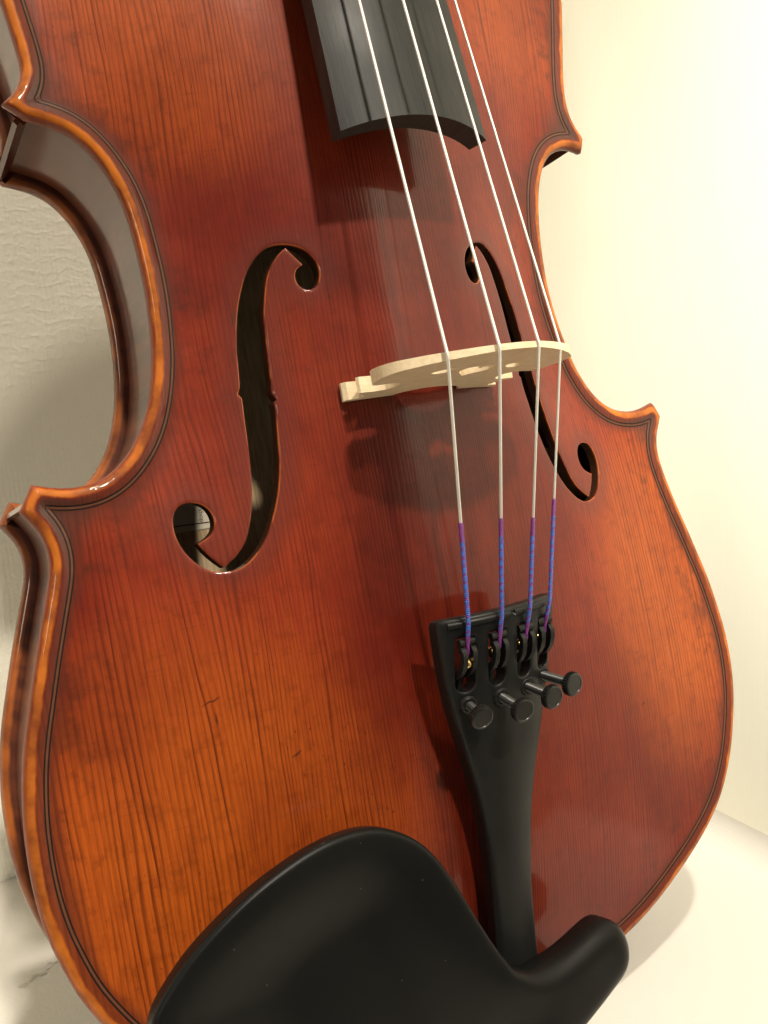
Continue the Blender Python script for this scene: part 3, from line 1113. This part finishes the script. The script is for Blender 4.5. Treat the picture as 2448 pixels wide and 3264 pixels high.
def fb_section(y):
    k = (y - FB_END) / (FB_NUT - FB_END)
    hw = 19.7 + (12.0 - 19.7) * k
    ze = 30.5 - 0.115 * (y - FB_END)
    return hw, ze


def fb_loops(y, hollow):
    hw, ze = fb_section(y)
    rad = 39.0
    a = np.linspace(-1, 1, 25) * hw
    zt = ze + np.sqrt(rad**2 - a**2) - math.sqrt(rad**2 - hw**2)
    top = np.c_[a, np.full(25, y), zt]
    hb = hw - 0.9
    b = np.linspace(1, -1, 25) * hb
    sag = (np.sqrt(rad**2 - b**2) - math.sqrt(rad**2 - hb**2)) * 0.92
    bot = np.c_[b, np.full(25, y), ze - 5.8 + sag * hollow]
    r = np.concatenate([top, bot])
    if y < FB_END + 8:
        r[:, 1] += 2.3 * (1 - (r[:, 0] / hw)**2) * (1 - (y - FB_END) / 30)
    return r


ys = np.concatenate([[FB_END, FB_END + 0.4], np.linspace(FB_END + 12, FB_NUT, 12)])
loops = [fb_loops(y, 1.0 if y < 345 else 0.0) for y in ys]
v, f = strip(loops)
n = 50
caps = [tuple((i, i + 1, n - 2 - i, n - 1 - i)) for i in range(24)]
f = list(f) + caps + [tuple(q + (len(ys) - 1) * n for q in c[::-1]) for c in caps]
fingerboard = simple('fingerboard', (v, f), M_EBONY, violin, True, 30.0)

ny = np.linspace(338, FB_NUT, 12)
loops = []
for k, y in enumerate(ny):
    hw, ze = fb_section(y)
    t = np.linspace(0, np.pi, 17)
    deep = 18 + 24 * max(0, (366 - y) / 28.0)**1.5 if y < 366 else 17 - (y - 366) / 120 * 3
    lower = np.c_[(hw - 0.6) * np.cos(t), np.full(17, y), ze - 5.9 - deep * np.sin(t)**0.8]
    loops.append(lower)
v, f = strip(loops)
f = list(f) + [tuple(range(17))[::-1], tuple(range(17 * 11, 17 * 12))]
me = fix_normals(make_mesh('neck', v, f))
a = me.attributes.new('edge', 'FLOAT', 'POINT')
a.data.foreach_set('value', np.full(len(me.vertices), 20.0, np.float32))
link('neck', me, M_MAPLE, violin)
hw, ze = fb_section(FB_NUT)
simple('nut', tube([(-hw, FB_NUT + 2, ze + 1.0), (0, FB_NUT + 2, ze + 2.6), (hw, FB_NUT + 2, ze + 1.0)], 2.0, 10), M_EBONY, violin)

# ---------------------------------------------------------------- tailpiece with four fine tuners
TY = [-4, 5, 15, 25, 35, 45, 55, 65, 75, 85, 95, 104, 108]
THW = [6.6, 6.4, 6.1, 5.8, 5.7, 6.0, 6.9, 8.6, 11.1, 13.7, 15.5, 16.5, 16.7]
TZ = [8.8, 10.0, 11.4, 13.0, 14.6, 16.6, 18.5, 20.5, 22.4, 24.2, 26.3, 28.5, 29.3]
TP_END = 106.6


def smooth_table(y, xs, vs):
    k = np.asarray(y, float)
    r = 0
    ws = 0
    for o, w in ((-4, 1), (-2, 2), (0, 3), (2, 2), (4, 1)):
        r = r + w * np.interp(k + o, xs, vs)
        ws += w
    return r / ws


def tp_hw(y):
    return smooth_table(y, TY, THW)


def tp_z(x, y):
    hw = tp_hw(y)
    s = np.clip(np.abs(x) / hw, 0, 1)
    return smooth_table(y, TY, TZ) + (hw**2 / 66.0 + 1.0) * (1 - s**2)


ty = np.linspace(-3, TP_END - 1.2, 110)
rightside = np.c_[tp_hw(ty), ty]
endc = [(16.2, TP_END - 0.3), (15.4, TP_END)] + [(x, TP_END) for x in np.linspace(14.4, -14.4, 28)] + [(-15.4, TP_END), (-16.2, TP_END - 0.3)]
leftside = np.c_[-tp_hw(ty[::-1]), ty[::-1]]
lowend = [(-5.8, -4.4), (-4, -5.4), (0, -5.8), (4, -5.4), (5.8, -4.4)]
TP_OUT = np.concatenate([rightside, endc, leftside, lowend])
SLOTS = [-11.1, -3.8, 3.9, 11.1]


def slot_loop(cx):
    hw, y0, y1 = 2.15, 89.4, 102.0
    t = np.linspace(np.pi, 2 * np.pi, 9)
    low = np.c_[cx + hw * np.cos(t), y0 + hw + hw * np.sin(t)]
    return np.concatenate([low, [(cx + hw, y) for y in np.linspace(y0 + hw, y1, 9)[1:]], [(cx + x, y1) for x in (1.0, -1.0)], [(cx - hw, y) for y in np.linspace(y1, y0 + hw, 9)[:-1]]])


slots = [slot_loop(c) for c in SLOTS]
tpp = plan_points(TP_OUT, slots, [0.2, 0.5, 0.9, 1.5], [0.25, 0.6], 1.6)
PT, TT = triangulate(TP_OUT, slots, tpp)
DT = seg_distance(PT, TP_OUT)
DS = np.min([seg_distance(PT, s) for s in slots], axis=0)


def round_edge(d, r):
    q = np.clip(d, 0, r)
    return np.sqrt(np.clip(r * r - (r - q)**2, 0, None)) - r


zt = tp_z(PT[:, 0], PT[:, 1]) + round_edge(DT, 1.0) + 0.5 * round_edge(DS, 0.7)
low_z = tp_z(PT[:, 0], PT[:, 1]) - 4.0
tops = (np.c_[PT, zt], TT.tolist())
bots = (np.c_[PT, low_z], [t[::-1] for t in TT.tolist()])
nT = loop_normals(TP_OUT)
skirt = strip([np.c_[TP_OUT, tp_z(TP_OUT[:, 0], TP_OUT[:, 1]) - 4.0], np.c_[TP_OUT, tp_z(TP_OUT[:, 0], TP_OUT[:, 1]) - 1.0]])
inner_w = []
for s in slots:
    zz = tp_z(s[:, 0], s[:, 1])
    inner_w.append(strip([np.c_[s, zz - 0.35], np.c_[s, zz - 4.0]]))
tailpiece = simple('tailpiece', [tops, bots, skirt] + inner_w, M_PLASTIC, violin, True, 42.0)
tailpiece['label'] = 'matte black tailpiece with four built-in fine tuners'
# raised string saddle along the wide end
sx = np.linspace(-14.6, 14.6, 24)
simple('string_saddle', tube(np.c_[sx, np.full(24, TP_END - 1.5), tp_z(sx, np.full(24, TP_END - 1.5)) - 0.25], 0.85, 10), M_PLASTIC, tailpiece)


def surf_normal(x, y, tilt):
    e = 0.4
    dzdx = (tp_z(np.array([x + e]), np.array([y]))[0] - tp_z(np.array([x - e]), np.array([y]))[0]) / (2 * e)
    n = np.array([-dzdx * 0.3, tilt, 1.0])
    return n / np.linalg.norm(n)


def tpz(x, y):
    return float(tp_z(np.array([x]), np.array([y]))[0])


SCREWS = [(-10.6, 86.4, 4.2, -0.42), (-2.9, 86.4, 6.4, -0.30), (4.8, 86.9, 6.8, -0.24), (11.0, 87.9, 7.8, -0.20)]
for cx in SLOTS:
    s0 = tpz(cx, 98.0)
    parts = []
    for sgn in (-1, 1):
        path = np.array([(99.6, -0.6), (99.2, 0.5), (98.4, 1.05), (97.0, 1.1), (95.3, 0.7), (94.0, -0.4), (93.2, -2.4)])
        xc = cx + sgn * 1.35
        w, h = 0.58, 0.75
        rows = []
        tg = np.gradient(path, axis=0)
        tg /= np.linalg.norm(tg, axis=1)[:, None]
        for (yy, zz), (ty_, tz_) in zip(path, tg):
            ny_, nz_ = tz_, -ty_
            base = tpz(cx, yy)
            rows.append(np.array([(xc - w, yy - ny_ * h, base + zz - nz_ * h), (xc + w, yy - ny_ * h, base + zz - nz_ * h), (xc + w, yy + ny_ * h, base + zz + nz_ * h), (xc - w, yy + ny_ * h, base + zz + nz_ * h)]))
        v, f = strip(rows)
        m_ = len(rows)
        parts.append((v, list(f) + [(0, 1, 2, 3), tuple(4 * (m_ - 1) + k for k in (3, 2, 1, 0))]))
    parts.append(tube([(cx - 2.0, 101.0, tpz(cx, 101.0) - 0.1), (cx + 2.0, 101.0, tpz(cx, 101.0) - 0.1)], 0.9, 12))
    parts.append(tube([(cx, 94.5, s0 - 3.4), (cx, 90.5, s0 - 5.5), (cx, 86.0, s0 - 6.0)], 0.9, 8))
    simple('tuner_lever', parts, M_PLASTIC, tailpiece, True, 45.0)
for cx, cy, ln, tilt in SCREWS:
    base = np.array([cx, cy, tpz(cx, cy)])
    ax = surf_normal(cx, cy, tilt)
    simple('screw_bushing', lathe(base - ax * 1.0, ax, [(0, 2.2), (1.1, 2.2), (1.45, 2.0), (1.5, 1.45), (1.2, 1.3)], 20), M_PLASTIC, tailpiece)
    thread = [(0.0, 1.05)]
    h = 0.2
    while h < ln:
        thread += [(h, 1.18), (h + 0.2, 0.98)]
        h += 0.4
    head = [(ln, 1.3), (ln + 0.12, 2.2), (ln + 0.3, 2.6), (ln + 0.45, 2.8), (ln + 1.6, 2.8), (ln + 1.85, 2.65), (ln + 2.0, 2.4), (ln + 2.0, 2.2), (ln + 1.88, 2.1), (ln + 1.88, 0.4)]
    k0 = len(thread)
    shaft = lathe(base, ax, thread, 14)
    hd = lathe(base, ax, head, 64, ((3, 4), 0.24))
    simple('tuner_screw', [shaft, hd], M_METAL, tailpiece, True, 38.0)

# saddle, tail gut and end button
simple('saddle', tube([(-16, 3.2, 1.0), (-8, 3.0, 4.0), (0, 3.0, 5.0), (8, 3.0, 4.0), (16, 3.2, 1.0)], 2.6, 12), M_EBONY, violin)
simple('tail_gut', [tube([(s * 3, 2, 8.2), (s * 3, -1, 7.6), (s * 3, -3.4, 4), (s * 2.6, -4.4, -8), (s * 2.4, -4.8, -16)], 0.9, 8) for s in (-1, 1)], M_PLASTIC, violin)
simple('end_button', lathe((0, 4, -18), (0, -1, 0), [(0, 3.5), (4.5, 3.5), (5, 5.5), (6.5, 6.2), (9, 7.0), (12, 6.8), (14.5, 5.0), (15.6, 2.5), (15.9, 0.5)], 24), M_EBONY, violin)

# ---------------------------------------------------------------- strings
STR = [(-15.0, 48.0, -11.1, 0.365, 127.2, 'lowest, thickest string, on the left'), (-5.2, 52.5, -3.8, 0.345, 126.6, 'second string from the left'),
       (5.2, 52.5, 3.9, 0.315, 125.4, 'third string from the left'), (15.0, 48.0, 11.1, 0.285, 128.5, 'thinnest string, on the right')]
NUT_Z = [1.5, 2.4, 2.4, 1.5]
for (xb, zb_, xt, rad, ysilk, lab), zn in zip(STR, NUT_Z):
    end = np.array([xt, 98.4, tpz(xt, 98.4) + 0.55])
    over = np.array([xt + (xb - xt) * 0.12, TP_END - 1.0, tpz(xt, TP_END - 1.0) + 1.7])
    br = np.array([xb, BY, zb_])
    nutp = np.array([xb * 0.5, FB_NUT, zn])
    up = [br + (nutp - br) * t for t in np.linspace(0, 1, 40)[1:]]
    after = over + (br - over)
    bend = [br + (nutp - br) / np.linalg.norm(nutp - br) * 0.8, br + np.array([0, 0, 0.06]), br + (over - br) / np.linalg.norm(over - br) * 0.8]
    full_down = [br + (over - br) * t for t in np.linspace(0.03, 1, 24)]
    path = np.array(up[::-1] + bend + full_down + [end + np.array([0, 1.5, 0.35]), end])
    st = simple('string', tube(path, rad, 12), M_STRING, violin)
    st['label'] = lab
    k = (ysilk - br[1]) / (over[1] - br[1])
    p0 = br + (over - br) * k
    down = [p0 + (over - p0) * t for t in np.linspace(0, 1, 40)] + [over * 0.5 + (end + np.array([0, 1.5, 0.35])) * 0.5, end + np.array([0, 1.5, 0.35]), end + np.array([0, 0.2, -0.1]), end + np.array([0, -1.0, -1.1])]
    down = np.array(down)
    rs = rad + 0.17 + 0.03 * np.sin(np.arange(len(down)) * 2.1)
    rs[0] = rad + 0.05
    sides = 12
    v, f = tube(down, rs, sides)
    me = make_mesh('silk_winding', v, f, weld=False)
    uv = me.uv_layers.new(name='UVMap')
    for poly in me.polygons:
        for li in poly.loop_indices:
            vi = me.loops[li].vertex_index
            uv.data[li].uv = ((vi % sides) / sides, (vi // sides) / len(down))
    fix_normals(me)
    link('silk_winding', me, silk(float(ysilk), 97.4), st)
    ball_c = end + (np.array([0, -2.2, -1.2]) if xb < -10 else np.array([0, -1.4, -3.2]))
    simple('ball_end', lathe(ball_c - np.array([0.9, 0, 0]), (1, 0, 0), [(0, 0.7), (0.1, 1.1), (0.4, 1.3), (1.4, 1.3), (1.7, 1.1), (1.8, 0.7)], 16), M_BRASS, st)

# ---------------------------------------------------------------- chinrest
CH = [(-8.2, 23.6), (-4, 20.9), (0, 19.9), (6, 20.1), (12, 21.1), (17.5, 22.4), (22, 22.9), (25.6, 21.2), (27.8, 16.8), (27.6, 12.0), (25, 8.4), (19, 5.6), (11, 2.6), (2, -0.8), (-10, -4.5),
      (-26, -8), (-45, -5), (-62, 4), (-77, 17), (-86.5, 31), (-89.6, 41), (-88.4, 46.5), (-85, 50.4), (-79, 55.2), (-70, 60.1), (-62, 63.3), (-52, 65.9), (-43, 66.6), (-35, 65.2),
      (-28, 61.0), (-23, 55.2), (-18.6, 46), (-14.6, 36), (-11.2, 28.5), (-8.2, 23.6)]
CH_OUT = resample(CH, 1.0, 1.3)[:-1]
if np.sum(CH_OUT[:, 0] * np.roll(CH_OUT[:, 1], -1) - np.roll(CH_OUT[:, 0], -1) * CH_OUT[:, 1]) < 0:
    CH_OUT = CH_OUT[::-1]
chp = plan_points(CH_OUT, [], [0.1, 0.3, 0.6, 1.0, 1.6, 2.4, 3.4, 4.6, 6.0], [], 2.4)
PC, TC = triangulate(CH_OUT, [], chp)
DC = seg_distance(PC, CH_OUT)


def sstep(a, b, v):
    t = np.clip((v - a) / (b - a), 0, 1)
    return t * t * (3 - 2 * t)


def ch_top(p, d):
    x = p[:, 0]
    arm = sstep(-14, 4, x)
    rim_z = 21.0 + 2.0 * sstep(-30, -5, x) - 0.6 * sstep(8, 24, x)
    dish = 5.5 * sstep(1.2, 24, d) * (1 - arm)
    r = 1.3 + 3.2 * arm
    return rim_z - dish + round_edge(d, 1.0) * 0 + np.where(d < r, np.sqrt(np.clip(r * r - (r - np.clip(d, 0, r))**2, 0, None)) - r, 0.0)


def ch_low(p):
    arm = sstep(-14, 4, p[:, 0])
    return 21.0 + 2.0 * sstep(-30, -5, p[:, 0]) - 0.6 * sstep(8, 24, p[:, 0]) - (7.5 + 4.5 * arm)


topc = (np.c_[PC, ch_top(PC, DC)], TC.tolist())
nC = loop_normals(CH_OUT)
z_edge = ch_top(CH_OUT, np.zeros(len(CH_OUT)))
zl = ch_low(CH_OUT)
armo = sstep(-14, 4, CH_OUT[:, 0])[:, None]
sk = strip([np.c_[CH_OUT + nC * (4.0 + 2 * armo), zl], np.c_[CH_OUT + nC * (1.2 + 1.5 * armo), zl + 0.9], np.c_[CH_OUT + nC * 0.25, zl + 3.0], np.c_[CH_OUT, z_edge]])
rows_low = PC[DC > 5.0]
bc = (np.c_[PC, ch_low(PC)], [t[::-1] for t in TC.tolist() if min(DC[t[0]], DC[t[1]], DC[t[2]]) > 3.0])
v, f = merge([topc, sk, bc])
chinrest = link('chinrest', make_mesh('chinrest', v, f), M_CHIN, violin, True, 60.0)
chinrest['label'] = 'black moulded chinrest cup over the lower left of the belly'
for cx, cy, sx_, sy_ in ((-30, 4, 12, 4), (10, 6.5, 8, 3.5)):
    zt_, zl_ = 14.5, 0.4
    v = [(cx + a * sx_, cy + b * sy_, z) for z in (zl_, zt_) for a, b in ((-1, -1), (1, -1), (1, 1), (-1, 1))]
    f = [(0, 3, 2, 1), (4, 5, 6, 7), (0, 1, 5, 4), (1, 2, 6, 5), (2, 3, 7, 6), (3, 0, 4, 7)]
    simple('cork_pad', (v, f), M_CORK, chinrest, False)
for cx in (-38, -22):
    yb = -4.6
    simple('clamp_barrel', lathe((cx, yb, -39), (0, 0, 1), [(0, 2.0), (0.2, 2.6), (16, 2.6), (16.3, 1.6), (54, 1.6)], 18), M_METAL, chinrest)

# faint smear on the shelf
sm_me = bpy.data.meshes.new('smear')
rng = np.random.default_rng(4)
c0 = Vector((-0.1, 0.1, 0))
bmm = bmesh.new()
for k in range(26):
    t = k / 25
    w = 0.0008 * (1 - t) + 0.0003
    cx_, cy_ = t * 0.0165 + rng.normal(0, 0.0004), t * 0.0062 + rng.normal(0, 0.0008)
    r0 = w * rng.uniform(0.25, 0.75)
    ring = [bmm.verts.new((cx_ + r0 * 1.7 * math.cos(q) * rng.uniform(0.7, 1.2), cy_ + r0 * math.sin(q) * rng.uniform(0.6, 1.2), 0.00012 + k * 0.000004)) for q in np.linspace(0, 2 * math.pi, 9)[:-1]]
    bmm.faces.new(ring)
bmm.to_mesh(sm_me)
bmm.free()
SMEAR_AT = (-0.09894, 0.11178, 0.0)
smear = link('smear', sm_me, scuff(), shelf, False)
smear.location = SMEAR_AT
